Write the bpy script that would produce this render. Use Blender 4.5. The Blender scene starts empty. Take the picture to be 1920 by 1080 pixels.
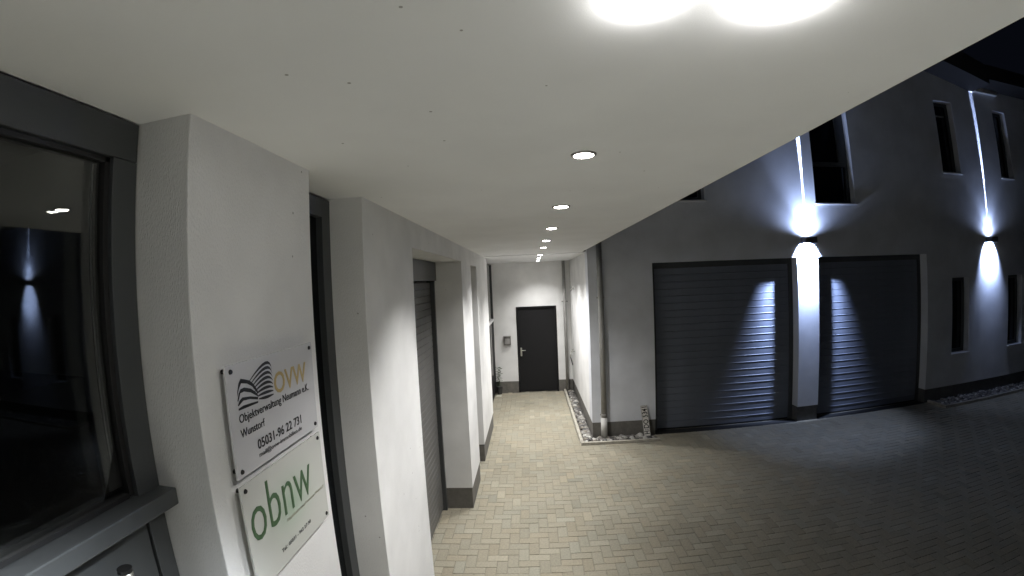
import bpy, bmesh, math, random
from mathutils import Vector, Matrix, noise

R = math.radians
scene = bpy.context.scene
COL = scene.collection
random.seed(7)

# ------------------------------------------------------------------ camera
cam_data = bpy.data.cameras.new("camera")
cam = bpy.data.objects.new("camera", cam_data)
COL.objects.link(cam)
cam_data.type = 'PANO'
cam_data.panorama_type = 'FISHEYE_LENS_POLYNOMIAL'
cam_data.sensor_width = 36.0
cam_data.sensor_height = 20.25
cam_data.sensor_fit = 'HORIZONTAL'
cam_data.fisheye_fov = R(180)
K = (0.0, 0.06377123536262425, -7.376882788807753e-05, -4.0510403389172485e-05, 1.2217751900619155e-06)
cam_data.fisheye_polynomial_k0 = -K[0]
cam_data.fisheye_polynomial_k1 = -K[1]
cam_data.fisheye_polynomial_k2 = -K[2]
cam_data.fisheye_polynomial_k3 = -K[3]
cam_data.fisheye_polynomial_k4 = -K[4]
cam_data.clip_start = 0.02
cam_data.clip_end = 500
CAMPOS = Vector((0, 0, 2.65))
RT = Vector((0.9983477, 0.0383616, -0.0427815))
UP = Vector((0.0421011, 0.0183716, 0.9989444))
FW = Vector((-0.0391070, 0.9990951, -0.0167262))
mw = Matrix.Identity(4)
for i in range(3):
    mw[i][0], mw[i][1], mw[i][2], mw[i][3] = RT[i], UP[i], -FW[i], CAMPOS[i]
cam.matrix_world = mw
scene.camera = cam

# ------------------------------------------------------------------ night sky, exposure
world = bpy.data.worlds.new("World")
scene.world = world
world.use_nodes = True
bg = world.node_tree.nodes["Background"]
bg.inputs[0].default_value = (0.28, 0.35, 0.60, 1)
bg.inputs[1].default_value = 0.007
scene.view_settings.view_transform = 'Standard'
scene.view_settings.look = 'None'
scene.view_settings.exposure = 0.0
scene.view_settings.gamma = 1.0
scene.view_settings.use_curve_mapping = False
scene.render.engine = 'CYCLES'
scene.cycles.use_denoising = True
scene.cycles.max_bounces = 10
scene.cycles.diffuse_bounces = 8
scene.cycles.glossy_bounces = 4
scene.cycles.transparent_max_bounces = 12
scene.cycles.sample_clamp_indirect = 4.0
scene.cycles.caustics_reflective = False
scene.cycles.caustics_refractive = False

# lamp powers (the nearest two spotlights also carry added fill light)
SPOT_W = 200.0          # recessed ceiling spotlights
SPOT_COL = (1.0, 0.985, 0.965)
DOWN_W = 140.0          # wall lamps, downward
UPW_W = 85.0           # wall lamps, upward wash
NEEDLE_W = 25000.0        # wall lamps, narrow upward beam
WALL_COL = (0.50, 0.63, 1.0)


# ------------------------------------------------------------------ materials
def new_mat(name):
    m = bpy.data.materials.new(name)
    m.use_nodes = True
    return m, m.node_tree.nodes, m.node_tree.links, m.node_tree.nodes["Principled BSDF"]


def mat(name, col, rough=0.6, metal=0.0, var=0.12, scale=6.0, bump=0.0, bscale=60.0, stretch=(1, 1, 1), spec=0.5, coat=0.0):
    """plain surface with a little mottled wear in the colour and a fine relief"""
    m, N, L, P = new_mat(name)
    tc = N.new("ShaderNodeTexCoord")
    mp = N.new("ShaderNodeMapping")
    mp.inputs["Scale"].default_value = stretch
    L.new(tc.outputs["Object"], mp.inputs[0])
    nz = N.new("ShaderNodeTexNoise")
    nz.inputs["Scale"].default_value = scale
    nz.inputs["Detail"].default_value = 6
    nz.inputs["Roughness"].default_value = 0.65
    L.new(mp.outputs[0], nz.inputs["Vector"])
    rp = N.new("ShaderNodeValToRGB")
    rp.color_ramp.elements[0].position = 0.3
    rp.color_ramp.elements[1].position = 0.7
    lo = [c * (1 - var) for c in col]
    hi = [min(1, c * (1 + var * 0.7)) for c in col]
    rp.color_ramp.elements[0].color = (*lo, 1)
    rp.color_ramp.elements[1].color = (*hi, 1)
    L.new(nz.outputs["Fac"], rp.inputs[0])
    L.new(rp.outputs[0], P.inputs["Base Color"])
    P.inputs["Roughness"].default_value = rough
    P.inputs["Metallic"].default_value = metal
    P.inputs["Specular IOR Level"].default_value = spec
    P.inputs["Coat Weight"].default_value = coat
    if bump > 0:
        n2 = N.new("ShaderNodeTexNoise")
        n2.inputs["Scale"].default_value = bscale
        n2.inputs["Detail"].default_value = 4
        L.new(mp.outputs[0], n2.inputs["Vector"])
        b = N.new("ShaderNodeBump")
        b.inputs["Strength"].default_value = bump
        b.inputs["Distance"].default_value = 0.004
        L.new(n2.outputs["Fac"], b.inputs["Height"])
        L.new(b.outputs[0], P.inputs["Normal"])
    return m


def plaster_mat(name, col, grain=0.75, dirt=0.84):
    """scratched render: short vertical furrows, small pits, faint dirt"""
    m, N, L, P = new_mat(name)
    tc = N.new("ShaderNodeTexCoord")
    mp = N.new("ShaderNodeMapping")
    mp.inputs["Scale"].default_value = (1, 1, 0.28)
    L.new(tc.outputs["Object"], mp.inputs[0])
    n1 = N.new("ShaderNodeTexNoise"); n1.inputs["Scale"].default_value = 380; n1.inputs["Detail"].default_value = 3
    L.new(mp.outputs[0], n1.inputs["Vector"])
    v = N.new("ShaderNodeTexVoronoi"); v.inputs["Scale"].default_value = 230
    L.new(mp.outputs[0], v.inputs["Vector"])
    n3 = N.new("ShaderNodeTexNoise"); n3.inputs["Scale"].default_value = 2.2; n3.inputs["Detail"].default_value = 5
    L.new(tc.outputs["Object"], n3.inputs["Vector"])
    add = N.new("ShaderNodeMath"); add.operation = 'MULTIPLY_ADD'
    L.new(v.outputs["Distance"], add.inputs[0]); add.inputs[1].default_value = 0.15
    L.new(n1.outputs["Fac"], add.inputs[2])
    b = N.new("ShaderNodeBump"); b.inputs["Strength"].default_value = grain; b.inputs["Distance"].default_value = 0.004
    L.new(add.outputs[0], b.inputs["Height"])
    L.new(b.outputs[0], P.inputs["Normal"])
    rp = N.new("ShaderNodeValToRGB")
    rp.color_ramp.elements[0].position = 0.3; rp.color_ramp.elements[1].position = 0.65
    rp.color_ramp.elements[0].color = (*[c * dirt for c in col], 1)
    rp.color_ramp.elements[1].color = (*col, 1)
    L.new(n3.outputs["Fac"], rp.inputs[0])
    # tiny scattered specks of dirt
    v2 = N.new("ShaderNodeTexVoronoi"); v2.inputs["Scale"].default_value = 9
    L.new(tc.outputs["Object"], v2.inputs["Vector"])
    lt = N.new("ShaderNodeMath"); lt.operation = 'LESS_THAN'; lt.inputs[1].default_value = 0.035
    L.new(v2.outputs["Distance"], lt.inputs[0])
    mx = N.new("ShaderNodeMix"); mx.data_type = 'RGBA'
    mm = N.new("ShaderNodeMath"); mm.operation = 'MULTIPLY'; mm.inputs[1].default_value = 0.6
    L.new(lt.outputs[0], mm.inputs[0])
    L.new(mm.outputs[0], mx.inputs[0]); L.new(rp.outputs[0], mx.inputs[6])
    mx.inputs[7].default_value = (0.12, 0.11, 0.09, 1)
    L.new(mx.outputs[2], P.inputs["Base Color"])
    P.inputs["Roughness"].default_value = 0.9
    P.inputs["Specular IOR Level"].default_value = 0.2
    return m


def glass_mat(name, tint=(0.79, 0.80, 0.79), ior=1.5):
    m, N, L, P = new_mat(name)
    N.remove(P)
    out = N["Material Output"]
    tr = N.new("ShaderNodeBsdfTransparent"); tr.inputs[0].default_value = (*tint, 1)
    gl = N.new("ShaderNodeBsdfGlossy"); gl.inputs["Roughness"].default_value = 0.012
    fr = N.new("ShaderNodeFresnel"); fr.inputs[0].default_value = ior
    mx = N.new("ShaderNodeMixShader")
    L.new(fr.outputs[0], mx.inputs[0]); L.new(tr.outputs[0], mx.inputs[1]); L.new(gl.outputs[0], mx.inputs[2])
    L.new(mx.outputs[0], out.inputs[0])
    return m


def emit_mat(name, col, s):
    m, N, L, P = new_mat(name)
    P.inputs["Base Color"].default_value = (0.8, 0.8, 0.8, 1)
    P.inputs["Emission Color"].default_value = (*col, 1)
    P.inputs["Emission Strength"].default_value = s
    return m


M = {}
M['plaster'] = plaster_mat("white_scratched_plaster", (0.82, 0.82, 0.815))
M['plaster_garage'] = plaster_mat("garage_plaster", (0.68, 0.70, 0.75), 0.7)  # blue cast of the night light is tinted into this colour
M['ceiling'] = plaster_mat("soffit_paint", (0.86, 0.868, 0.88), 0.10, 0.94)
M['grey_frame'] = mat("anthracite_frame", (0.052, 0.056, 0.058), 0.42, var=0.10, scale=5, bump=0.05, bscale=400)
M['black_seal'] = mat("black_rubber", (0.008, 0.008, 0.008), 0.6)
M['plinth'] = mat("dark_plinth", (0.135, 0.128, 0.115), 0.85, var=0.25, scale=9, bump=0.4, bscale=140)
M['plinth_garage'] = mat("dark_plinth_garage", (0.10, 0.10, 0.10), 0.85, var=0.25, scale=9, bump=0.4, bscale=140)
M['steel_door'] = mat("near_black_steel", (0.010, 0.010, 0.011), 0.6, var=0.15, scale=2, spec=0.25)
M['slat'] = mat("grey_door_slat", (0.14, 0.155, 0.19), 0.52, metal=0.0, var=0.10, scale=4, bump=0.06, bscale=300)
M['shutter'] = mat("grey_shutter", (0.12, 0.118, 0.112), 0.5, metal=0.1, var=0.1, scale=4)
M['glass'] = glass_mat("window_glass")
M['dark_glass'] = mat("dark_window_glass", (0.004, 0.005, 0.006), 0.08, var=0.0, spec=0.5)
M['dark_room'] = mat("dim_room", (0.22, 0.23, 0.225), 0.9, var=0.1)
M['flat_black'] = mat("matte_black", (0.004, 0.004, 0.004), 0.8)
M['steel'] = mat("brushed_steel", (0.55, 0.55, 0.52), 0.28, metal=1.0, var=0.1, scale=30)
M['dark_metal'] = mat("dark_cap", (0.03, 0.03, 0.03), 0.35, metal=0.6)
M['pipe'] = mat("zinc_pipe", (0.30, 0.295, 0.285), 0.55, metal=0.15, var=0.15, scale=7)
M['standpipe'] = mat("pale_standpipe", (0.48, 0.475, 0.46), 0.6, var=0.15, scale=7)
M['roof'] = mat("dark_eave", (0.02, 0.02, 0.022), 0.8)
M['eave_trim'] = mat("eave_trim", (0.55, 0.55, 0.55), 0.6)
M['sill'] = mat("pale_sill", (0.62, 0.62, 0.62), 0.45)
M['kerb'] = mat("concrete_kerb", (0.36, 0.34, 0.29), 0.9, var=0.25, scale=14, bump=0.4, bscale=160)
M['joint'] = mat("joint_sand", (0.205, 0.188, 0.148), 0.95, var=0.35, scale=30, bump=0.5, bscale=250)
M['earth'] = mat("bed_soil", (0.10, 0.09, 0.08), 0.95, var=0.3, scale=30, bump=0.6, bscale=120)
M['housing'] = mat("lamp_housing", (0.10, 0.10, 0.11), 0.45, metal=0.4)
M['ring'] = mat("spot_ring", (0.22, 0.21, 0.20), 0.4, metal=0.5)
M['spot_glow'] = emit_mat("spot_glow", (1.0, 0.97, 0.93), 70)
M['near_glow'] = emit_mat("near_glow", (1.0, 0.98, 0.95), 75)
M['wall_glow'] = emit_mat("wall_lamp_glow", (0.75, 0.82, 1.0), 25)
M['box_grey'] = mat("grey_box", (0.13, 0.12, 0.115), 0.5)
M['white_plastic'] = mat("white_plastic", (0.7, 0.7, 0.68), 0.4)
M['plate_white'] = mat("plate_white", (0.66, 0.64, 0.60), 0.4, var=0.18, scale=25)
M['black_print'] = mat("black_print", (0.006, 0.006, 0.006), 0.5, var=0)
M['gold_print'] = mat("gold_print", (0.46, 0.35, 0.15), 0.5, var=0.05)
M['green_print'] = mat("green_print", (0.065, 0.13, 0.062), 0.5, var=0.05)
M['beige_print'] = mat("beige_print", (0.40, 0.40, 0.32), 0.5, var=0.05)
M['grey_print'] = mat("grey_print", (0.05, 0.05, 0.055), 0.5, var=0.05)
M['acrylic_edge'] = mat("acrylic_edge", (0.30, 0.31, 0.30), 0.2, var=0.1, spec=0.8)
M['leaf'] = mat("dim_leaf", (0.09, 0.12, 0.07), 0.6, var=0.4, scale=20)
M['pot'] = mat("dark_pot", (0.03, 0.03, 0.03), 0.6)
M['slab'] = mat("pale_slab", (0.45, 0.44, 0.36), 0.85, var=0.15, scale=12)


def acrylic(name, col, tint=None):
    m, N, L, P = new_mat(name)
    P.inputs["Roughness"].default_value = 0.16
    P.inputs["Specular IOR Level"].default_value = 0.55
    P.inputs["Base Color"].default_value = (*col, 1)
    if tint:      # a printed soft halo of pale green behind the lettering
        tc = N.new("ShaderNodeTexCoord")
        mp = N.new("ShaderNodeMapping")
        mp.inputs["Location"].default_value = (0, -0.0, -0.03)
        mp.inputs["Scale"].default_value = (1, 4.2, 6.0)
        L.new(tc.outputs["Object"], mp.inputs[0])
        g = N.new("ShaderNodeTexGradient"); g.gradient_type = 'QUADRATIC_SPHERE'
        L.new(mp.outputs[0], g.inputs[0])
        mx = N.new("ShaderNodeMix"); mx.data_type = 'RGBA'
        L.new(g.outputs["Fac"], mx.inputs[0])
        mx.inputs[6].default_value = (*col, 1); mx.inputs[7].default_value = (*tint, 1)
        L.new(mx.outputs[2], P.inputs["Base Color"])
    return m


M['acrylic_white'] = acrylic("acrylic_white", (0.60, 0.60, 0.62))
M['acrylic_green'] = acrylic("acrylic_green", (0.58, 0.59, 0.56), (0.36, 0.47, 0.36))


def paver_mat():
    m, N, L, P = new_mat("concrete_paver")
    at = N.new("ShaderNodeAttribute"); at.attribute_name = "tint"
    tc = N.new("ShaderNodeNewGeometry")
    n1 = N.new("ShaderNodeTexNoise"); n1.inputs["Scale"].default_value = 0.9; n1.inputs["Detail"].default_value = 5
    n2 = N.new("ShaderNodeTexNoise"); n2.inputs["Scale"].default_value = 55; n2.inputs["Detail"].default_value = 4
    L.new(tc.outputs["Position"], n1.inputs["Vector"]); L.new(tc.outputs["Position"], n2.inputs["Vector"])
    rp = N.new("ShaderNodeValToRGB")
    rp.color_ramp.elements[0].position = 0.3; rp.color_ramp.elements[1].position = 0.7
    rp.color_ramp.elements[0].color = (0.235, 0.216, 0.164, 1)
    rp.color_ramp.elements[1].color = (0.285, 0.262, 0.202, 1)
    L.new(n1.outputs["Fac"], rp.inputs[0])
    mu = N.new("ShaderNodeMix"); mu.data_type = 'RGBA'; mu.blend_type = 'MULTIPLY'; mu.inputs[0].default_value = 1.0
    L.new(rp.outputs[0], mu.inputs[6]); L.new(at.outputs["Color"], mu.inputs[7])
    mr = N.new("ShaderNodeMapRange"); mr.inputs[1].default_value = 0.25; mr.inputs[2].default_value = 0.75
    mr.inputs[3].default_value = 0.82; mr.inputs[4].default_value = 1.12
    L.new(n2.outputs["Fac"], mr.inputs[0])
    mu2 = N.new("ShaderNodeMix"); mu2.data_type = 'RGBA'; mu2.blend_type = 'MULTIPLY'; mu2.inputs[0].default_value = 1.0
    L.new(mu.outputs[2], mu2.inputs[6]); L.new(mr.outputs[0], mu2.inputs[7])
    # a few worn dark stains
    n3 = N.new("ShaderNodeTexNoise"); n3.inputs["Scale"].default_value = 1.7; n3.inputs["Detail"].default_value = 2
    L.new(tc.outputs["Position"], n3.inputs["Vector"])
    r3 = N.new("ShaderNodeMapRange"); r3.inputs[1].default_value = 0.70; r3.inputs[2].default_value = 0.78
    r3.inputs[3].default_value = 1.0; r3.inputs[4].default_value = 0.62
    L.new(n3.outputs["Fac"], r3.inputs[0])
    mu3 = N.new("ShaderNodeMix"); mu3.data_type = 'RGBA'; mu3.blend_type = 'MULTIPLY'; mu3.inputs[0].default_value = 1.0
    L.new(mu2.outputs[2], mu3.inputs[6]); L.new(r3.outputs[0], mu3.inputs[7])
    L.new(mu3.outputs[2], P.inputs["Base Color"])
    b = N.new("ShaderNodeBump"); b.inputs["Strength"].default_value = 0.45; b.inputs["Distance"].default_value = 0.002
    L.new(n2.outputs["Fac"], b.inputs["Height"]); L.new(b.outputs[0], P.inputs["Normal"])
    P.inputs["Roughness"].default_value = 0.82
    P.inputs["Specular IOR Level"].default_value = 0.3
    return m


M['paver'] = paver_mat()


# ------------------------------------------------------------------ object helpers
def tag(o, label=None, cat=None, group=None, kind=None):
    if label: o["label"] = label
    if cat: o["category"] = cat
    if group: o["group"] = group
    if kind: o["kind"] = kind
    return o


def empty(name, loc, label=None, cat=None, group=None, kind=None):
    o = bpy.data.objects.new(name, None)
    o.empty_display_size = 0.1
    o.location = loc
    COL.objects.link(o)
    return tag(o, label, cat, group, kind)


def world_loc(o):
    v = Vector((0, 0, 0))
    while o is not None:
        v += o.location
        o = o.parent
    return v


def link_mesh(name, me, material, parent=None, loc=(0, 0, 0)):
    o = bpy.data.objects.new(name, me)
    if material is not None and not me.materials:
        me.materials.append(material)
    COL.objects.link(o)
    o.location = loc
    if parent is not None:
        o.parent = parent
    return o


def finish(name, bm, material, parent=None, smooth=False):
    """bm is written in world coordinates; the object's origin goes to its parent's"""
    if parent is not None:
        bmesh.ops.translate(bm, verts=bm.verts, vec=-world_loc(parent))
    bmesh.ops.recalc_face_normals(bm, faces=bm.faces)
    me = bpy.data.meshes.new(name)
    bm.to_mesh(me)
    bm.free()
    if smooth:
        for p in me.polygons:
            p.use_smooth = True
    return link_mesh(name, me, material, parent)


def box(bm, x0, x1, y0, y1, z0, z1, bevel=0.0):
    xs, ys, zs = sorted((x0, x1)), sorted((y0, y1)), sorted((z0, z1))
    g = bmesh.ops.create_cube(bm, size=1.0)
    vs = g['verts']
    for v in vs:
        v.co = Vector((xs[0] if v.co.x < 0 else xs[1], ys[0] if v.co.y < 0 else ys[1], zs[0] if v.co.z < 0 else zs[1]))
    if bevel > 0:
        es = list({e for v in vs for e in v.link_edges})
        bmesh.ops.bevel(bm, geom=es, offset=bevel, segments=2, affect='EDGES', profile=0.6)
    return bm


def cyl(bm, p0, p1, r, seg=24, r2=None):
    p0, p1 = Vector(p0), Vector(p1)
    d = p1 - p0
    rot = d.to_track_quat('Z', 'Y').to_matrix().to_4x4()
    bmesh.ops.create_cone(bm, cap_ends=True, cap_tris=False, segments=seg, radius1=r, radius2=r if r2 is None else r2,
                          depth=d.length, matrix=Matrix.Translation((p0 + p1) / 2) @ rot)
    return bm


def B():
    return bmesh.new()


def wall_grid(axis, a0, a1, z0, z1, front, back, openings):
    """wall slab in the plane axis ('y': runs along x; 'x': runs along y) with rectangular openings and their reveals"""
    bm = B()
    A = sorted({a0, a1, *[v for o in openings for v in o[:2]]})
    Z = sorted({z0, z1, *[v for o in openings for v in o[2:]]})
    A = [a for a in A if a0 <= a <= a1]
    Z = [z for z in Z if z0 <= z <= z1]

    def P(a, d, z):
        return (a, d, z) if axis == 'y' else (d, a, z)

    def solid(i, j):
        if i < 0 or j < 0 or i >= len(A) - 1 or j >= len(Z) - 1:
            return False
        ca, cz = (A[i] + A[i + 1]) / 2, (Z[j] + Z[j + 1]) / 2
        return not any(o[0] < ca < o[1] and o[2] < cz < o[3] for o in openings)

    def quad(*pts):
        bm.faces.new([bm.verts.new(p) for p in pts])

    for i in range(len(A) - 1):
        for j in range(len(Z) - 1):
            if not solid(i, j):
                continue
            l, r, b, t = A[i], A[i + 1], Z[j], Z[j + 1]
            for d in (front, back):
                quad(P(l, d, b), P(r, d, b), P(r, d, t), P(l, d, t))
            if not solid(i - 1, j): quad(P(l, front, b), P(l, back, b), P(l, back, t), P(l, front, t))
            if not solid(i + 1, j): quad(P(r, front, b), P(r, back, b), P(r, back, t), P(r, front, t))
            if not solid(i, j - 1): quad(P(l, front, b), P(l, back, b), P(r, back, b), P(r, front, b))
            if not solid(i, j + 1): quad(P(l, front, t), P(l, back, t), P(r, back, t), P(r, front, t))
    bmesh.ops.remove_doubles(bm, verts=bm.verts, dist=1e-5)
    return bm


def text_mesh(s, bold=0.0):
    """letters as a flat mesh, baseline y=0, left x=0; returns (verts, faces, width, height)"""
    cu = bpy.data.curves.new("lettering", 'FONT')
    cu.body = s
    cu.size = 1.0
    cu.offset = bold
    cu.resolution_u = 3
    o = bpy.data.objects.new("lettering", cu)
    COL.objects.link(o)
    bpy.context.view_layer.update()
    me = bpy.data.meshes.new_from_object(o)
    vs = [v.co.copy() for v in me.vertices]
    fs = [tuple(p.vertices) for p in me.polygons]
    bpy.data.objects.remove(o)
    bpy.data.curves.remove(cu)
    bpy.data.meshes.remove(me)
    x0 = min(v.x for v in vs); x1 = max(v.x for v in vs); y1 = max(v.y for v in vs)
    for v in vs:
        v.x -= x0
    return vs, fs, x1 - x0, y1


def lettering(s, origin, ux, uy, width, height, material, parent, bold=0.0, lift=0.0006):
    vs, fs, w, h = text_mesh(s, bold)
    origin, ux, uy = Vector(origin), Vector(ux), Vector(uy)
    n = ux.cross(uy)
    bm = B()
    bv = [bm.verts.new(origin + ux * (v.x * width / w) + uy * (v.y * height / h) + n * lift) for v in vs]
    for f in fs:
        try:
            bm.faces.new([bv[i] for i in f])
        except ValueError:
            pass
    r = bmesh.ops.extrude_face_region(bm, geom=list(bm.faces))
    bmesh.ops.translate(bm, verts=[g for g in r['geom'] if isinstance(g, bmesh.types.BMVert)], vec=n * 0.0008)
    return finish("lettering", bm, material, parent)


# ------------------------------------------------------------------ ground and paving
XL, YG, ZC = -0.75, 7.204, 3.065      # left wall face, garage front, soffit
ground = empty("paved_ground", (0, 0, 0))
tag(ground, "pale concrete block paving in herringbone bond across the passage and courtyard", None, None, "structure")
bm = B(); box(bm, -60, 60, -60, 60, -0.4, -0.0075)
tag(finish("ground_bed", bm, M['joint'], ground))


def paver_verts(hx, hy, dz=0.0, tx=0.0, ty=0.0):
    """one block: chamfered top, sides going down into the joint"""
    c = 0.005
    top = [(-hx + c, -hy + c), (hx - c, -hy + c), (hx - c, hy - c), (-hx + c, hy - c)]
    rim = [(-hx, -hy), (hx, -hy), (hx, hy), (-hx, hy)]
    vs = [(x, y, dz + x * tx + y * ty) for x, y in top]
    vs += [(x, y, dz - 0.0025 + x * tx + y * ty) for x, y in rim]
    vs += [(x, y, -0.02) for x, y in rim]
    fs = [(0, 1, 2, 3)]
    for k in range(4):
        n = (k + 1) % 4
        fs += [(4 + k, 4 + n, n, k), (8 + k, 8 + n, 4 + n, 4 + k)]
    return vs, fs


def tint_value():
    t = random.gauss(1.0, 0.03)
    if random.random() < 0.06: t *= 1.12
    if random.random() < 0.05: t *= 0.90
    w = random.gauss(0, 0.015)
    return (t * (1 + w), t, t * (1 - w), 1.0)


def add_tint(me, cols):
    at = me.color_attributes.new("tint", 'FLOAT_COLOR', 'POINT')
    for i, c in enumerate(cols):
        at.data[i].color = c


def in_view_size(x, y, hx, hy):
    """rough area of a block in the picture, 0 when outside it (only used to choose which 300 blocks are single objects)"""
    pts = []
    for sx, sy in ((-1, -1), (1, -1), (1, 1), (-1, 1)):
        d = Vector((x + sx * hx, y + sy * hy, 0)) - CAMPOS
        a, b, c = d.dot(RT), d.dot(UP), d.dot(FW)
        rr = math.hypot(a, b)
        th = math.atan2(rr, c)
        r = 839.47 * th * (1 + 0.15193 * th ** 2 + 0.046385 * th ** 3 - 0.075153 * th ** 4)
        pts.append((960 + r * a / rr, 540 - r * b / rr))
    if not all(-20 < p[0] < 1940 and p[1] < 1100 for p in pts):
        return 0.0
    return abs(sum(pts[i][0] * pts[(i + 1) % 4][1] - pts[(i + 1) % 4][0] * pts[i][1] for i in range(4))) / 2


GAP = 0.0018
cells = []
U = 0.1
for i in range(-14, 152):
    for j in range(6, 106):
        k = (i - j) % 4
        if k == 0:
            x, y, hx, hy = (i + 1) * U, (j + .5) * U, .1, .05
        elif k == 3:
            x, y, hx, hy = (i + .5) * U, (j + 1) * U, .05, .1
        else:
            continue
        x0, x1, y0, y1 = x - hx, x + hx, y - hy, y + hy
        if y > 7.40 and (x > 0.76): continue
        if 0.74 < x < 1.97 and y > 6.92: continue          # gravel bed at the corner
        if x > 7.62 and y > 6.75: continue                           # gravel bed at the right
        if x < -1.14: continue
        if y > 10.45: continue
        hidden = (x < -0.80 and not (2.86 < y < 4.95)) or (x > 4.6 and x < 4.97 and y > 7.22)
        size = 0.0 if hidden else in_view_size(x, y, hx, hy)
        # nothing of the ground left of the second pier shows
        if x < -0.95 + 0.0 and y < 3.5: size = 0
        cells.append((size, x, y, hx, hy))
cells.sort(key=lambda c: -c[0])
variants = {}
for o in ('a', 'b'):
    lst = []
    for n in range(14):
        hx, hy = ((.1, .05) if o == 'a' else (.05, .1))
        vs, fs = paver_verts(hx - GAP - random.random() * .001, hy - GAP - random.random() * .001, random.uniform(-.0012, .0012),
                             random.uniform(-.005, .005), random.uniform(-.005, .005))
        me = bpy.data.meshes.new("paver")
        me.from_pydata(vs, [], fs)
        add_tint(me, [tint_value()] * len(vs))
        me.materials.append(M['paver'])
        lst.append(me)
    variants[o] = lst
for size, x, y, hx, hy in cells[:300]:
    me = random.choice(variants['a' if hx > hy else 'b'])
    p = bpy.data.objects.new("paver", me)
    COL.objects.link(p)
    p.parent = ground
    p.location = (x + random.uniform(-.0008, .0008), y + random.uniform(-.0008, .0008), 0)
V, F, T = [], [], []
for size, x, y, hx, hy in cells[300:]:
    vs, fs = paver_verts(hx - GAP, hy - GAP, random.uniform(-.0012, .0012), random.uniform(-.005, .005), random.uniform(-.005, .005))
    b0 = len(V)
    V += [(vx + x, vy + y, vz) for vx, vy, vz in vs]
    F += [tuple(b0 + q for q in f) for f in fs]
    T += [tint_value()] * len(vs)
me = bpy.data.meshes.new("paver_field")
me.from_pydata(V, [], F)
add_tint(me, T)
tag(link_mesh("paver_field", me, M['paver'], ground), kind="stuff")


# ------------------------------------------------------------------ office building on the left
office = empty("office_building", (-1.0, 2.4, 0))
tag(office, "white plastered office front on the left with deep piers, glass door and dark windows", "building")
PIERS = [(0.866, 1.47), (1.982, 2.862), (4.953, 5.75), (6.37, 7.97)]
for n, (y0, y1) in enumerate(PIERS):
    bm = B(); box(bm, -1.6, XL, y0, y1, 0.262, ZC + 0.05, 0.004)
    finish("wall_pier", bm, M['plaster'], office)
    bm = B(); box(bm, -1.59, XL - 0.006, y0 + 0.006, y1 - 0.006, -0.05, 0.261, 0.002)
    finish("plinth", bm, M['plinth'], office)
# the wall beside the camera, behind it, and the lintels
bm = B(); box(bm, -1.6, XL, -4.0, -0.62, 0.262, ZC + 0.05)
finish("wall", bm, M['plaster'], office)
for (y0, y1, z0) in ((2.862, 4.953, 2.892), (5.75, 6.37, 2.872)):
    bm = B(); box(bm, -1.6, XL - 0.001, y0 - 0.02, y1 + 0.02, z0, ZC + 0.045)
    finish("lintel", bm, M['plaster'], office)
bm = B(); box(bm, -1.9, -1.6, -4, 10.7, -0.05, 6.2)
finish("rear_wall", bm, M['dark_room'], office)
bm = B(); box(bm, -1.6, 0.85, -4.0, 7.9, 3.45, 6.2)
finish("upper_storey", bm, M['plaster'], office)

# entrance door: fanlight over a projecting rail, leaf with a bar handle below
XD = -0.907
door = finish("entrance_door", box(box(box(B(), XD - .07, XD, 0.79, 0.862, 2.150, 2.967, .002), XD - .07, XD, -0.616, 0.862, 2.968, ZC - .004, .002),
                                   XD - .07, XD, -0.616, -0.54, 2.150, 2.967, .002), M['grey_frame'], office)
bm = B()
box(bm, XD - .05, XD - .012, 0.775, 0.789, 2.20, 2.966); box(bm, XD - .05, XD - .012, -0.538, 0.789, 2.955, 2.9665)
box(bm, XD - .05, XD - .012, -0.538, 0.774, 2.196, 2.207)
finish("seal", bm, M['black_seal'], door)
for dx in (0.022, 0.060):
    bm = B(); box(bm, XD - dx - .004, XD - dx, -0.53, 0.778, 2.200, 2.960)
    finish("glass_pane", bm, M['glass'], door)
bm = B(); box(bm, XD - .07, XD + 0.052, -0.616, 0.864, 2.152, 2.195, .004)
finish("rail", bm, M['grey_frame'], door)
for ja, jb in ((0.806, 0.862), (-0.616, -0.55)):
    bm = B(); box(bm, XD - .06, XD - .001, ja, jb, 0.02, 2.150, .002)
    finish("jamb", bm, M['grey_frame'], door)
bm = B(); box(bm, XD - .055, XD - .006, -0.545, 0.800, 0.02, 2.145, .002)
finish("door_leaf", bm, M['grey_frame'], door)
bm = B(); cyl(bm, (XD + .055, .655, 1.0), (XD + .055, .655, 2.085), .017)
cyl(bm, (XD - .006, .655, 1.25), (XD + .055, .655, 1.25), .010); cyl(bm, (XD - .006, .655, 1.95), (XD + .055, .655, 1.95), .010)
finish("pull_handle", bm, M['steel'], door, True)
bm = B(); cyl(bm, (XD + .055, .655, 2.0855), (XD + .055, .655, 2.094), .0172)
finish("handle_cap", bm, M['dark_metal'], door)
# black block in the hall behind the door glass
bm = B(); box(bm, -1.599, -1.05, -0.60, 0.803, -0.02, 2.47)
finish("hall_block", bm, M['flat_black'], office)


def dark_window(y0, y1, z0, z1, x, fw=0.075, name="window", gl='dark_glass'):
    w = finish(name, box(box(box(box(B(), x - .06, x, y0 + .003, y0 + fw, z0, z1, .002), x - .06, x, y1 - fw, y1 - .003, z0, z1, .002),
                             x - .06, x, y0 + fw, y1 - fw, z1 - fw, z1, .002), x - .06, x, y0 + fw, y1 - fw, z0, z0 + fw, .002),
               M['grey_frame'], office)
    bm = B(); box(bm, x - .045, x - .03, y0 + fw - .005, y1 - fw + .005, z0 + fw - .005, z1 - fw + .005)
    finish("glass_pane", bm, M[gl], w)
    return w


dark_window(1.47, 1.982, 0.02, 3.055, -0.909, 0.085)
dark_window(5.75, 6.37, 0.05, 2.868, -0.93)

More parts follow.
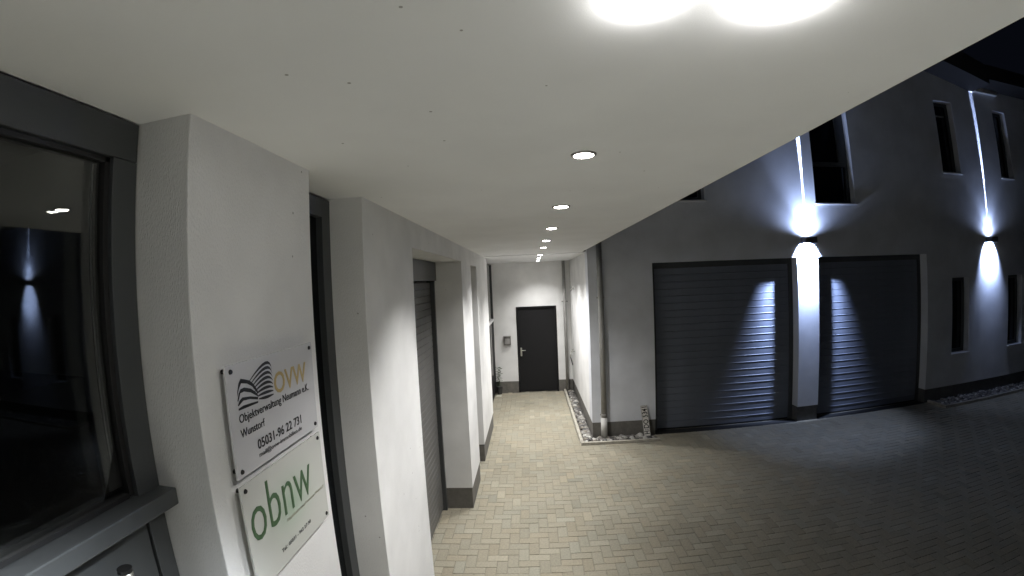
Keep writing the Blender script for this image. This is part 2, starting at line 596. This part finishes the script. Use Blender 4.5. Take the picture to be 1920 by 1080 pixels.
# roller shutter in the third recess
XS = -1.113
bm = B(); box(bm, XS - .2, XS + .075, 2.866, 4.949, 2.685, 2.888, .004)
sh = finish("roller_shutter", bm, M['shutter'], office)
for ja, jb in ((2.866, 2.915), (4.905, 4.949)):
    bm = B(); box(bm, XS - .03, XS + .055, ja, jb, 0.0, 2.683, .002)
    finish("guide_rail", bm, M['grey_frame'], sh)
bm = B(); box(bm, XS - .012, XS + .012, 2.917, 4.903, -0.035, 0.035, .010)
bmesh.ops.recalc_face_normals(bm, faces=bm.faces)
sme = bpy.data.meshes.new("slat"); bm.to_mesh(sme); bm.free()
for v in sme.vertices:
    v.co -= Vector((-1.0, 2.4, 0))
for n in range(37):
    link_mesh("slat", sme, M['shutter'], sh, (0, 0, 0.06 + n * 0.0715))
bm = B(); box(bm, -1.30, -1.125, 2.87, 4.945, -0.05, 0.0)
finish("floor_strip", bm, M['slab'], office)  # pale threshold below the shutter

# glazed side beyond the last pier
bm = B(); box(bm, -0.915, -0.90, 8.052, 10.358, 1.80, 3.02)
sg = finish("side_glazing", bm, M['dark_glass'], office)
for ja, jb in ((7.975, 8.05), (10.36, 10.443)):
    bm = B(); box(bm, -0.93, -0.875, ja, jb, 0.02, 3.03, .002)
    finish("jamb", bm, M['grey_frame'], sg)
bm = B(); box(bm, -0.93, -0.855, 7.98, 10.44, 1.735, 1.775, .003)
finish("rail", bm, M['sill'], sg)
bm = B(); box(bm, -0.92, -0.895, 8.052, 10.358, 0.02, 1.73)
finish("lower_panel", bm, M['steel_door'], sg)
bm = B(); box(bm, -0.894, -0.868, 9.6, 9.68, 0.6, 1.73, .003)
finish("post", bm, M['pipe'], sg)

# ------------------------------------------------------------------ canopy (soffit over the walkway)
canopy = empty("canopy", (0, 2.0, ZC))
tag(canopy, "smooth pale soffit overhead running back along the walkway to the passage", "canopy")
bm = B(); box(bm, -1.598, 0.872, -4.0, 7.33, ZC, 3.449, .004)
finish("soffit", bm, M['ceiling'], canopy)
bm = B(); box(bm, -1.598, 0.942, 7.395, 10.7, ZC - 0.004, 3.4)
finish("passage_soffit", bm, M['ceiling'], canopy)
bm = B(); box(bm, -1.598, 0.942, 7.331, 7.394, ZC + 0.012, 3.4)
finish("joint", bm, M['grey_frame'], canopy)

# ------------------------------------------------------------------ wall at the far end with the steel door
YF = 10.45
endw = empty("passage_end_wall", (0.1, YF, 0))
tag(endw, "pale end wall of the passage with a plain dark steel door", "wall")
finish("wall", wall_grid('y', -1.6, 0.94, 0.27, ZC - 0.005, YF, YF + .25, [(-0.34, 0.604, 0.0, 2.025)]), M['plaster'], endw)
for a, b in ((-0.80, -0.345), (0.609, 0.94)):
    bm = B(); box(bm, a, b, YF - .004, YF + .2, -0.02, 0.269, .002)
    finish("plinth", bm, M['plinth'], endw)
ed = finish("door", box(B(), -0.305, 0.57, YF + .03, YF + .07, 0.012, 1.99, .002), M['steel_door'], endw)
bm = B(); box(bm, -0.339, -0.308, YF - .012, YF + .1, 0.0, 2.024, .002); box(bm, 0.573, 0.603, YF - .012, YF + .1, 0.0, 2.024, .002)
box(bm, -0.3075, 0.5725, YF - .012, YF + .1, 1.994, 2.024, .002)
finish("door_frame", bm, M['steel_door'], ed)
bm = B(); box(bm, -0.275, -0.235, YF + .018, YF + .0295, 0.86, 1.06, .004); cyl(bm, (-.255, YF + .0295, 1.0), (-.255, YF - .03, 1.0), .011)
cyl(bm, (-.262, YF - .03, 1.0), (-.15, YF - .03, 1.0), .010)
finish("handle", bm, M['steel'], ed, False)

# ------------------------------------------------------------------ garage building
garage = empty("garage_building", (6.0, YG + 1.5, 0))
tag(garage, "two storey garage building in dark blue night light with two grey ribbed doors", "building")
G1, G2 = (2.0, 4.579), (4.99, 7.509)
ZT = 2.843
WIN = [(1.75, 2.94, 3.845, 5.35), (5.01, 5.852, 3.768, 5.75), (8.205, 8.715, 0.893, 2.368), (10.055, 10.59, 0.893, 2.360),
       (8.15, 8.69, 4.418, 5.878), (10.06, 10.53, 4.405, 5.868)]
TH = 0.30
OPEN = [(G1[0], G1[1], -1, ZT), (G2[0], G2[1], -1, ZT)] + WIN
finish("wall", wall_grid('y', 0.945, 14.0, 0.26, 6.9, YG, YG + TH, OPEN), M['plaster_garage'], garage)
bm = B(); box(bm, 0.945, 1.25, YG + TH, YF + .2, 0.26, 6.9)
finish("passage_wall", bm, M['plaster'], garage)
bm = B(); box(bm, 0.951, 1.25, YG + .2, YF, -0.05, 0.259)
finish("passage_plinth", bm, M['plinth'], garage)
for a, b in ((0.951, G1[0] - .006), (G1[1] + .006, G2[0] - .006), (G2[1] + .006, 14.0)):
    bm = B(); box(bm, a, b, YG + .006, YG + TH - (.1 if a < 1 else 0), -0.05, 0.259, .002)
    finish("plinth", bm, M['plinth'] if a < 1 else M['plinth_garage'], garage)
bm = B(); box(bm, 1.25, 13.9, YG + .75, YG + .8, 0, 6.8)
finish("inner_wall", bm, M['flat_black'], garage)

# garage doors: horizontal ribbed sections, each slat a piece
YD = YG + 0.185


def slat_mesh(width):
    """one section: flat face with a rolled rib along its upper edge and a groove under it"""
    prof = [(0.0, 0.002), (0.0, 0.098), (-0.003, 0.102), (-0.0045, 0.106), (-0.0035, 0.111), (-0.0005, 0.114), (0.004, 0.1152), (0.004, 0.1185),
            (0.02, 0.1185), (0.02, 0.002)]
    bm = bmesh.new()
    rows = [[bm.verts.new((x, y, z)) for y, z in prof] for x in (0, width)]
    n = len(prof)
    for i in range(n):
        bm.faces.new((rows[0][i], rows[1][i], rows[1][(i + 1) % n], rows[0][(i + 1) % n]))
    bm.faces.new(rows[0]); bm.faces.new(rows[1][::-1])
    bmesh.ops.recalc_face_normals(bm, faces=bm.faces)
    me = bpy.data.meshes.new("slat")
    bm.to_mesh(me); bm.free()
    return me


gl = Vector((6.0, YG + 1.5, 0))
for (a, b), lab in ((G1, "grey ribbed garage door with lamplight along its right side"), (G2, "grey ribbed garage door with lamplight along its left side")):
    bm = B()
    box(bm, a + .002, a + .075, YD - .012, YD + .05, 0.0, ZT - .002, .003); box(bm, b - .075, b - .002, YD - .012, YD + .05, 0.0, ZT - .002, .003)
    box(bm, a + .0755, b - .0755, YD - .008, YD + .05, ZT - .10, ZT - .002, .003)
    gd = finish("garage_door", bm, M['grey_frame'], garage)
    gd["label"] = lab
    me = slat_mesh(b - a - .156)
    for n in range(23):
        link_mesh("slat", me, M['slat'], gd, Vector((a + .078, YD + .006, 0.03 + n * 0.1185)) - gl)
    bm = B(); box(bm, a + .004, b - .004, YG - .015, YD - .013, -.01, .003)  # black strip added to darken the recess floor, shade put into colour
    finish("floor_strip", bm, M['black_seal'], gd)
    bm = B(); box(bm, a + .078, b - .078, YD + .004, YD + .024, 0.004, 0.030)
    finish("bottom_seal", bm, M['black_seal'], gd)

# windows
for n, (a, b, z0, z1) in enumerate(WIN):
    y = YG + (.13 if n > 1 else .12)
    f = .065
    bm = B()
    box(bm, a + .002, a + f, y, y + .06, z0, z1, .002); box(bm, b - f, b - .002, y, y + .06, z0, z1, .002)
    box(bm, a + f, b - f, y, y + .06, z0, z0 + f, .002); box(bm, a + f, b - f, y, y + .06, z1 - f, z1, .002)
    w = finish("window", bm, M['grey_frame'], garage)
    if n == 1:
        bm = B(); box(bm, a + f + .001, b - f - .001, y + .002, y + .058, 4.45, 4.53, .002)
        finish("transom", bm, M['grey_frame'], w)
        bm = B(); box(bm, b - .19, b - f - .001, y - .004, y + .05, 4.531, z1 - f - .001, .002)
        finish("blind_rail", bm, M['grey_frame'], w)
    if n == 4:
        bm = B(); box(bm, a + f + .02, b - f - .1, y - .02, y - .001, z1 - .30, z1 - .27, .002)
        finish("vent", bm, M['pipe'], w)
    bm = B(); box(bm, a + f - .004, b - f + .004, y + .03, y + .04, z0 + f - .004, z1 - f + .004)
    finish("glass_pane", bm, M['dark_glass'], w)
    bm = B(); box(bm, a - .012, b + .03, YG - .035, y - .001, z0 - .022, z0 - .001, .003)
    finish("window_sill", bm, M['sill'], w)

# roof overhang: drops along the front to the level eave on the right
ob = B()
prof = [(0.9, 7.6), (7.4, 6.62), (9.43, 6.195), (9.43, 6.60), (7.4, 7.1), (0.9, 8.1)]
f0 = [ob.verts.new((x, YG - .55, z)) for x, z in prof]; f1 = [ob.verts.new((x, YG + 3, z)) for x, z in prof]
for i in range(6):
    ob.faces.new((f0[i], f0[(i + 1) % 6], f1[(i + 1) % 6], f1[i]))
ob.faces.new(f0); ob.faces.new(f1[::-1])
rf = finish("roof", ob, M['roof'], garage)
bm = B(); box(bm, 9.432, 14.2, YG - .55, YG + 3, 6.30, 6.62)
finish("flat_eave", bm, M['roof'], garage)
bm = B(); box(bm, 9.434, 10.28, YG - .09, YG - .002, 6.20, 6.298, .004)
finish("eave_trim", bm, M['eave_trim'], garage)

# ------------------------------------------------------------------ kerbs and gravel
bm = B()
box(bm, 0.715, 0.765, 6.88, 10.44, -0.05, 0.045, .006); box(bm, 0.766, 1.985, 6.88, 6.93, -0.05, 0.045, .006)
tag(finish("gravel_kerb", bm, M['kerb']), "thin concrete edging around the gravel strip at the white corner", kind="structure")
bm = B(); box(bm, 7.64, 14, 6.715, 6.765, -0.05, 0.05, .006); box(bm, 7.59, 7.639, 6.715, 7.2, -0.05, 0.05, .006)
tag(finish("gravel_kerb", bm, M['kerb']), "thin dark edging in front of the gravel under the narrow windows", kind="structure")


def gravel(name, regions, count, r0, r1, label, cols):
    random.seed(len(label))
    V, F, T = [], [], []
    tmpl = bmesh.new(); bmesh.ops.create_icosphere(tmpl, subdivisions=2, radius=1)
    tv = [v.co.copy() for v in tmpl.verts]; tf = [tuple(v.index for v in f.verts) for f in tmpl.faces]
    tmpl.free()
    tot = sum((b - a) * (d - c) for a, b, c, d in regions)
    for (a, b, c, d) in regions:
        for n in range(int(count * (b - a) * (d - c) / tot)):
            r = random.uniform(r0, r1) * (1.35 if random.random() < .12 else 1)
            x, y = random.uniform(a + r, b - r), random.uniform(c + r, d - r)
            z = random.uniform(-.005, .030)
            sc = Vector((random.uniform(.8, 1.35), random.uniform(.7, 1.1), random.uniform(.5, .8))) * r
            rot = Matrix.Rotation(random.uniform(0, 6.3), 3, 'Z') @ Matrix.Rotation(random.uniform(-.6, .6), 3, 'X')
            sd = Vector((random.random() * 50, random.random() * 50, 0))
            c0 = random.choice(cols)
            b0 = len(V)
            for v in tv:
                q = v * (1 + .30 * noise.noise(v * 1.5 + sd))
                q = rot @ Vector((q.x * sc.x, q.y * sc.y, q.z * sc.z))
                V.append((x + q.x, y + q.y, z + q.z)); T.append((*c0, 1))
            F += [tuple(b0 + k for k in f) for f in tf]
    me = bpy.data.meshes.new(name)
    me.from_pydata(V, [], F)
    for p in me.polygons: p.use_smooth = True
    add_tint(me, T)
    return tag(link_mesh(name, me, M['stone']), label, kind="stuff")


m, N, L, P = new_mat("pebble")
at = N.new("ShaderNodeAttribute"); at.attribute_name = "tint"
L.new(at.outputs["Color"], P.inputs["Base Color"]); P.inputs["Roughness"].default_value = 0.75
M['stone'] = m
PEB = [(.26, .25, .23), (.17, .16, .15), (.10, .10, .095), (.42, .41, .38), (.07, .065, .065), (.20, .18, .15), (.13, .12, .11)]
bm = B(); box(bm, 0.766, 0.95, 6.931, 10.44, -0.04, -0.002); box(bm, 0.951, 1.985, 6.931, 7.21, -0.04, -0.002)
tag(finish("gravel_soil", bm, M['earth']), "dark soil under the gravel strip at the white corner", kind="structure")
bm = B(); box(bm, 7.64, 14, 6.766, 7.21, -0.04, -0.002)
tag(finish("gravel_soil", bm, M['earth']), "dark soil under the gravel at the narrow windows", kind="structure")
gravel("gravel", [(0.77, 0.948, 7.15, 10.42), (0.77, 1.97, 6.935, 7.20)], 620, .022, .046,
       "grey and white pebbles filling the strip round the white corner", PEB)
gravel("gravel", [(7.645, 13.5, 6.77, 7.20)], 1500, .02, .04, "dim grey pebbles in the bed below the narrow windows", PEB)


# ------------------------------------------------------------------ lamps
def spot_light(name, loc, target, power, col, size_deg, blend, radius, parent):
    l = bpy.data.lights.new(name, 'SPOT')
    l.energy = power
    l.color = col
    l.spot_size = R(size_deg)
    l.spot_blend = blend
    l.shadow_soft_size = radius
    o = bpy.data.objects.new(name, l)
    COL.objects.link(o)
    d = Vector(target) - Vector(loc)
    o.rotation_euler = d.to_track_quat('-Z', 'Y').to_euler()
    o.location = Vector(loc) - world_loc(parent)
    o.parent = parent
    return o


def ceiling_spot(x, y, r, label, power, glow='spot_glow', z=ZC, drop=.012, lean=0.0, size=120, ring='ring', back=0.0, rim=1.28, col=SPOT_COL):
    t = empty("ceiling_spotlight", (x, y, z))
    tag(t, label, "ceiling light", "round spotlights in a row along the soffit")
    bm = B()
    seg = 40 if ring else 0
    ro, ri = r * rim, r * 1.02
    prof = [(ro, 0.002), (ro, -0.003), (ro - (ro - ri) * .4, -0.006), (ri, -0.006), (ri, 0.002)]
    rows = [[bm.verts.new((x + pr_ * math.cos(a), y + pr_ * math.sin(a), z + pz)) for pr_, pz in prof]
            for a in (2 * math.pi * k / seg for k in range(seg))]
    for k in range(seg):
        for q in range(len(prof) - 1):
            bm.faces.new((rows[k][q], rows[(k + 1) % seg][q], rows[(k + 1) % seg][q + 1], rows[k][q + 1]))
    if ring:
        finish("trim_ring", bm, M[ring], t)
    bm = B()
    bmesh.ops.create_uvsphere(bm, u_segments=32, v_segments=12, radius=1)
    for v in bm.verts:
        v.co = Vector((x + v.co.x * r, y + v.co.y * r, z + .001 + v.co.z * drop))
    finish("diffuser", bm, M[glow], t, True)
    if power:
        spot_light("spot_beam", (x, y, z - .02), (x - lean, y - back, 0), power, col, size, 1.0, .04, t)
    return t


ORD = ["third glowing ceiling spotlight from the camera, brightest of the clear row", "fourth ceiling spotlight from the camera along the soffit",
       "fifth ceiling spotlight from the camera along the soffit", "sixth ceiling spotlight from the camera along the soffit",
       "seventh ceiling spotlight, last one before the dark ceiling joint", "eighth ceiling spotlight, first one beyond the dark ceiling joint",
       "ninth ceiling spotlight, second from last in the far passage", "last ceiling spotlight, nearest the end wall with the dark door"]
for (y, lab) in zip((1.495, 2.575, 3.66, 4.81, 5.84, 7.50, 8.60, 9.72), ORD):
    ceiling_spot(0.202, y, 0.034 if y < 2 else 0.041, lab, SPOT_W * (.65 if y < 2 else .9 if y < 5 else 1.35 if y < 9 else .8), z=ZC if y < 7 else ZC - .004, lean=.7 if y < 2 else 1.05 if y < 5 else .3 if y < 6 else 0, size=92 if y < 5 else 128 if y < 6 else 120)
ceiling_spot(0.19, 0.615, 0.046, "very bright spotlight at the top edge of the view, the left of the nearest two", SPOT_W * 9.5, 'near_glow', drop=.024, lean=.2, size=117, ring=None, back=1.6, col=(0.90, 0.95, 1.0))  # beam turned backward and boosted, an added bounce fill for the soffit
ceiling_spot(0.40, 0.585, 0.068, "large glaring spotlight at the top edge of the view, the right of the nearest two", SPOT_W * 9.5, 'near_glow', drop=.024, lean=.2, size=117, ring=None, back=1.6, col=(0.90, 0.95, 1.0))  # same added fill: strong beam aimed at the unseen floor behind the camera


def wall_lamp(x, z, label, k=1.0):
    t = empty("wall_lamp", (x, YG, z))
    tag(t, label, "wall lamp", "up and down wall lamps on the garage front")
    w = .115
    bm = B()
    y0, y1, z0, z1, th = YG - .165, YG - .002, z - .055, z + .055, .012
    box(bm, x - w, x - w + th, y0, y1, z0, z1, .002); box(bm, x + w - th, x + w, y0, y1, z0, z1, .002)
    box(bm, x - w + th, x + w - th, y0, y0 + th, z0, z1, .002); box(bm, x - w + th, x + w - th, y1 - th, y1, z0, z1, .002)
    box(bm, x - w + th, x + w - th, y0 + th, y1 - th, z - .012, z + .012)
    finish("housing", bm, M['housing'], t)
    for s in (-1, 1):
        bm = B(); cyl(bm, (x, YG - .087, z + s * .013), (x, YG - .087, z + s * .04), .032)
        finish("lens", bm, M['wall_glow'], t)
    spot_light("down_beam", (x, YG - .087, z - .062), (x, YG - .087, 0), DOWN_W * k, WALL_COL, 74, .55, .012, t)
    # the reflector throws most of the light down and in against the wall
    spot_light("down_wall", (x, YG - .087, z - .062), (x, YG - .087 + math.tan(R(59)), z - 1.062), DOWN_W * 50 * k, WALL_COL, 120, .55, .02, t)
    spot_light("up_wash", (x, YG - .087, z + .062), (x, YG - .087, 6), UPW_W * k, WALL_COL, 168, .8, .04, t)
    spot_light("up_core", (x, YG - .087, z + .062), (x, YG - .06, 6), UPW_W * 2.6 * k, WALL_COL, 76, 1.0, .012, t)
    spot_light("up_beam", (x, YG - .045, z + .062), (x, YG + .0, z + 1.9), NEEDLE_W * (k + 1) / 2, WALL_COL, 2.8, .5, .006, t)
    spot_light("up_beam_low", (x, YG - .045, z + .062), (x, YG + .0, z + .75), NEEDLE_W * (k + 1) / 12, WALL_COL, 4.0, .8, .006, t)


wall_lamp(4.772, 3.125, "up and down wall lamp on the pier between the two garage doors")
wall_lamp(9.41, 3.10, "up and down wall lamp between the two narrow lower windows", .30)

# ------------------------------------------------------------------ signs on the first pier
XF = -0.726


def stand_off_sign(y0, y1, z0, z1, material, label):
    t = empty("company_sign", (XL, (y0 + y1) / 2, (z0 + z1) / 2))
    tag(t, label, "sign", "acrylic company signs on the first pier")
    bm = B(); box(bm, XF - .006, XF, y0, y1, z0, z1, .0006)
    finish("panel", bm, material, t)
    for y in (y0 + .019, y1 - .019):
        for z in (z0 + .016, z1 - .016):
            bm = B(); cyl(bm, (XL - .002, y, z), (XF - .0065, y, z), .0062, 16); cyl(bm, (XF + .0002, y, z), (XF + .004, y, z), .0066, 16, .0052)
            finish("screw", bm, M['dark_metal'], t)
    return t


Yv, Zv = (0, 1, 0), (0, 0, 1)
s1 = stand_off_sign(.942, 1.392, 2.190, 2.476, M['acrylic_white'], "upper acrylic sign with striped building logo and golden OVW lettering")


def T1(s, y0, y1, z, h, m, parent, bold=0.0):
    return lettering(s, (XF, y0, z), Yv, Zv, y1 - y0, h, m, parent, bold)


T1("OVW", 1.151, 1.341, 2.360, .060, M['gold_print'], s1, .012)
T1("Objektverwaltung Neumann e.K.", .977, 1.349, 2.3265, .022, M['black_print'], s1, .004)
T1("Wunstorf", .976, 1.086, 2.289, .021, M['black_print'], s1, .004)
T1("05031-96 22 731", 1.042, 1.284, 2.2365, .0265, M['black_print'], s1, .014)
T1("mail@ovw-immobilien.de", 1.044, 1.282, 2.2145, .0135, M['grey_print'], s1, .0)


def fill_shape(bm, pts):
    vs = [bm.verts.new((XF + .0006, y, z)) for y, z in pts]
    es = [bm.edges.new((vs[i], vs[(i + 1) % len(vs)])) for i in range(len(vs))]
    bmesh.ops.triangle_fill(bm, edges=es, use_beauty=True)


LB = [[(0.979, 2.393), (0.981, 2.406), (0.989, 2.426), (0.999, 2.436), (1.016, 2.431), (1.036, 2.424), (1.051, 2.413), (1.062, 2.4), (1.07, 2.388), (1.068, 2.382), (1.046, 2.406), (1.025, 2.418), (1.0, 2.424), (0.988, 2.411)],
      [(0.978, 2.384), (0.986, 2.401), (0.995, 2.41), (1.011, 2.411), (1.039, 2.402), (1.056, 2.391), (1.069, 2.378), (1.068, 2.374), (1.037, 2.392), (1.009, 2.401), (0.993, 2.4), (0.981, 2.381)],
      [(0.978, 2.373), (0.987, 2.383), (0.999, 2.388), (1.032, 2.383), (1.068, 2.373), (1.067, 2.366), (1.031, 2.376), (1.002, 2.379), (0.98, 2.37)],
      [(0.979, 2.364), (1.0, 2.367), (1.032, 2.365), (1.067, 2.362), (1.066, 2.357), (1.021, 2.358), (0.979, 2.359)]]
bm = B()
for s in LB:
    fill_shape(bm, s)
for k in range(8):
    t = k / 7
    Lp = Vector((1.037, 2.424)).lerp(Vector((1.071, 2.368)), t)
    Rp = Vector((1.146, 2.433)).lerp(Vector((1.145, 2.3635)), t)
    Kp = Vector((1.118, 2.462)).lerp(Vector((1.107, 2.367)), t)
    C = Kp * 2 - (Lp + Rp) / 2
    C = C.lerp(Kp, .15)
    th = .0052
    up = [Lp * (1 - s) ** 2 + C * 2 * s * (1 - s) + Rp * s * s for s in (q / 8 for q in range(9))]
    lo = [(p.x, p.y - th * (0.35 + 1.3 * math.sin(math.pi * min(1, q / 8 * .9 + .05)) if True else th)) for q, p in enumerate(up)]
    fill_shape(bm, [(p.x, p.y) for p in up] + lo[::-1])
finish("logo", bm, M['black_print'], s1)

s2 = stand_off_sign(.942, 1.397, 1.864, 2.170, M['acrylic_green'], "lower acrylic sign with large thin green obnw lettering")
T1("obnw", .961, 1.303, 2.001, .141, M['green_print'], s2, -.006)
T1("Objektbetreuung Neumann Wunstorf", 1.132, 1.381, 1.979, .0095, M['beige_print'], s2)
T1("Tel.: 05031 - 962 27 30", 1.079, 1.264, 1.9075, .0115, M['grey_print'], s2)

# ------------------------------------------------------------------ downpipes
dp = empty("downpipe", (1.125, 7.12, 0))
tag(dp, "thick grey downpipe standing in the pebbles at the white corner", "downpipe", "rainwater downpipes")
bm = B(); cyl(bm, (1.125, 7.12, .372), (1.125, 7.12, 3.6), .045, 32)
finish("pipe", bm, M['pipe'], dp, True)
bm = B(); cyl(bm, (1.125, 7.12, .0), (1.125, 7.12, .370), .052, 32)
finish("standpipe", bm, M['standpipe'], dp, True)
for z in (.42, 2.32):
    bm = B(); cyl(bm, (1.125, 7.12, z - .015), (1.125, 7.12, z + .015), .051, 32); box(bm, 1.115, 1.135, 7.165, 7.21, z - .01, z + .01); box(bm, 1.06, 1.078, 7.11, 7.13, z - .012, z + .012)
    finish("bracket", bm, M['pipe'], dp)
dp2 = empty("downpipe", (0.80, 10.36, 0))
tag(dp2, "thin grey downpipe in the far corner right of the dark door", "downpipe", "rainwater downpipes")
bm = B(); cyl(bm, (0.80, 10.36, .0), (0.80, 10.36, 3.058), .036, 24)
finish("pipe", bm, M['pipe'], dp2, True)
bm = B(); cyl(bm, (0.80, 10.36, 2.10), (0.80, 10.36, 2.135), .044, 24); box(bm, .845, .87, 10.35, 10.37, 2.1, 2.13); box(bm, .73, .755, 10.35, 10.37, 2.1, 2.13); box(bm, .79, .81, 10.40, 10.445, 2.1, 2.13)
finish("bracket", bm, M['pipe'], dp2)

# ------------------------------------------------------------------ small things
# number plate leaning upright against the garage wall
npx, npz = 1.825, .03
lp = empty("number_plate", (npx, 7.06, npz))
tag(lp, "white number plate leaning upright against the wall beside the garage door", "number plate")
tilt = Vector((-.03, 0.125, .50)).normalized()
acr = Vector((1, -0.06, 0)); acr = (acr - tilt * acr.dot(tilt)).normalized()
nrm = acr.cross(tilt)
o0 = Vector((npx, 7.06, npz))


def plate_quad(bm, u0, u1, v0, v1, d0, d1):
    pts = [o0 + acr * u + tilt * v + nrm * d for d in (d0, d1) for u, v in ((u0, v0), (u1, v0), (u1, v1), (u0, v1))]
    vs = [bm.verts.new(p) for p in pts]
    for f in ((0, 1, 2, 3), (4, 5, 6, 7), (0, 1, 5, 4), (1, 2, 6, 5), (2, 3, 7, 6), (3, 0, 4, 7)):
        bm.faces.new([vs[i] for i in f])


bm = B(); plate_quad(bm, -.055, .055, 0, .50, -.003, 0)
finish("plate", bm, M['plate_white'], lp)
bm = B()
for a in ((-.0535, .0535, .0015, .006), (-.0535, .0535, .494, .4985), (-.0535, -.049, .006, .494), (.049, .0535, .006, .494)):
    plate_quad(bm, *a, .0003, .0012)
finish("border", bm, M['black_print'], lp)
# reads upwards: letter tops point to the left
lettering("H", o0 + acr * .040 + tilt * .035, tilt, -acr, .052, .082, M['black_print'], lp, .02)
lettering("DO 5341", o0 + acr * .040 + tilt * .130, tilt, -acr, .350, .082, M['black_print'], lp, .02)
bm = B()
for v, mt in ((.100, 0), (.116, 1)):
    c = o0 + acr * (.02 if mt else -.015) + tilt * .108
    cyl(bm, c + nrm * .0004, c + nrm * .0014, .013, 16)
finish("seal", bm, M['pipe'], lp)

# grey box left of the dark door
bxo = empty("intercom_box", (-0.565, YF, 1.25))
tag(bxo, "small dark grey box on the end wall left of the steel door", "box")
bm = B(); box(bm, -.645, -.49, YF - .07, YF - .001, 1.145, 1.355, .008)
finish("housing", bm, M['box_grey'], bxo)
bm = B(); box(bm, -.655, -.48, YF - .085, YF - .0705, 1.34, 1.362, .004); box(bm, -.625, -.51, YF - .076, YF - .0705, 1.17, 1.30, .004)
finish("lid", bm, M['pipe'], bxo)

# fittings on the bright passage wall
wf = empty("wall_fitting", (0.945, 9.62, 2.43))
tag(wf, "small pale fitting high on the bright passage wall", "fitting")
bm = B(); box(bm, .915, .944, 9.56, 9.70, 2.41, 2.455, .004); box(bm, .88, .9145, 9.60, 9.66, 2.40, 2.42, .004)
finish("mount", bm, M['white_plastic'], wf)
bm = B(); cyl(bm, (.897, 9.63, 2.375), (.897, 9.63, 2.3995), .016)
finish("nozzle", bm, M['pipe'], wf)
tp = empty("wall_tap", (0.945, 9.85, 0.95))
tag(tp, "grey wall tap low on the bright passage wall", "tap")
bm = B(); cyl(bm, (.944, 9.85, 1.02), (.86, 9.85, 1.02), .016); cyl(bm, (.865, 9.85, 1.02), (.845, 9.85, .90), .014)
finish("spout", bm, M['steel'], tp, True)
bm = B(); cyl(bm, (.90, 9.85, 1.03), (.90, 9.85, 1.065), .010); box(bm, .87, .93, 9.84, 9.86, 1.066, 1.08, .003)
finish("handle", bm, M['steel'], tp)
bm = B(); cyl(bm, (.846, 9.85, .905), (.89, 9.85, .72), .012)
finish("hose_end", bm, M['dark_metal'], tp, True)

# plant and slab in the dark gap at the end of the left wall
pl = empty("potted_plant", (-0.79, 10.25, 0.0))
tag(pl, "small leafy plant in the dark gap beside the end wall", "plant")
bm = B(); cyl(bm, (-.79, 10.25, .03), (-.79, 10.25, .2), .055, 20, .075)
finish("pot", bm, M['pot'], pl)
bm = B()
random.seed(3)
for n in range(170):
    a, h = random.uniform(0, 6.28), random.uniform(.2, .66)
    r = random.uniform(.0, .085)
    c = Vector((-.79 + r * math.cos(a), 10.25 + 1.4 * r * math.sin(a), h))
    q = Matrix.Rotation(random.uniform(0, 6.28), 3, 'Z') @ Matrix.Rotation(random.uniform(-1.1, 1.1), 3, 'X')
    l, w = random.uniform(.018, .034), random.uniform(.008, .014)
    vs = [bm.verts.new(c + q @ Vector(p)) for p in ((-l, 0, 0), (0, -w, .004), (l, 0, 0), (0, w, .004))]
    bm.faces.new(vs)
finish("foliage", bm, M['leaf'], pl)
bm = B(); box(bm, -.86, -.74, 10.03, 10.20, .001, .02, .003)
tag(finish("door_slab", bm, M['slab']), "small pale slab on the ground in the dark gap by the plant", "slab")
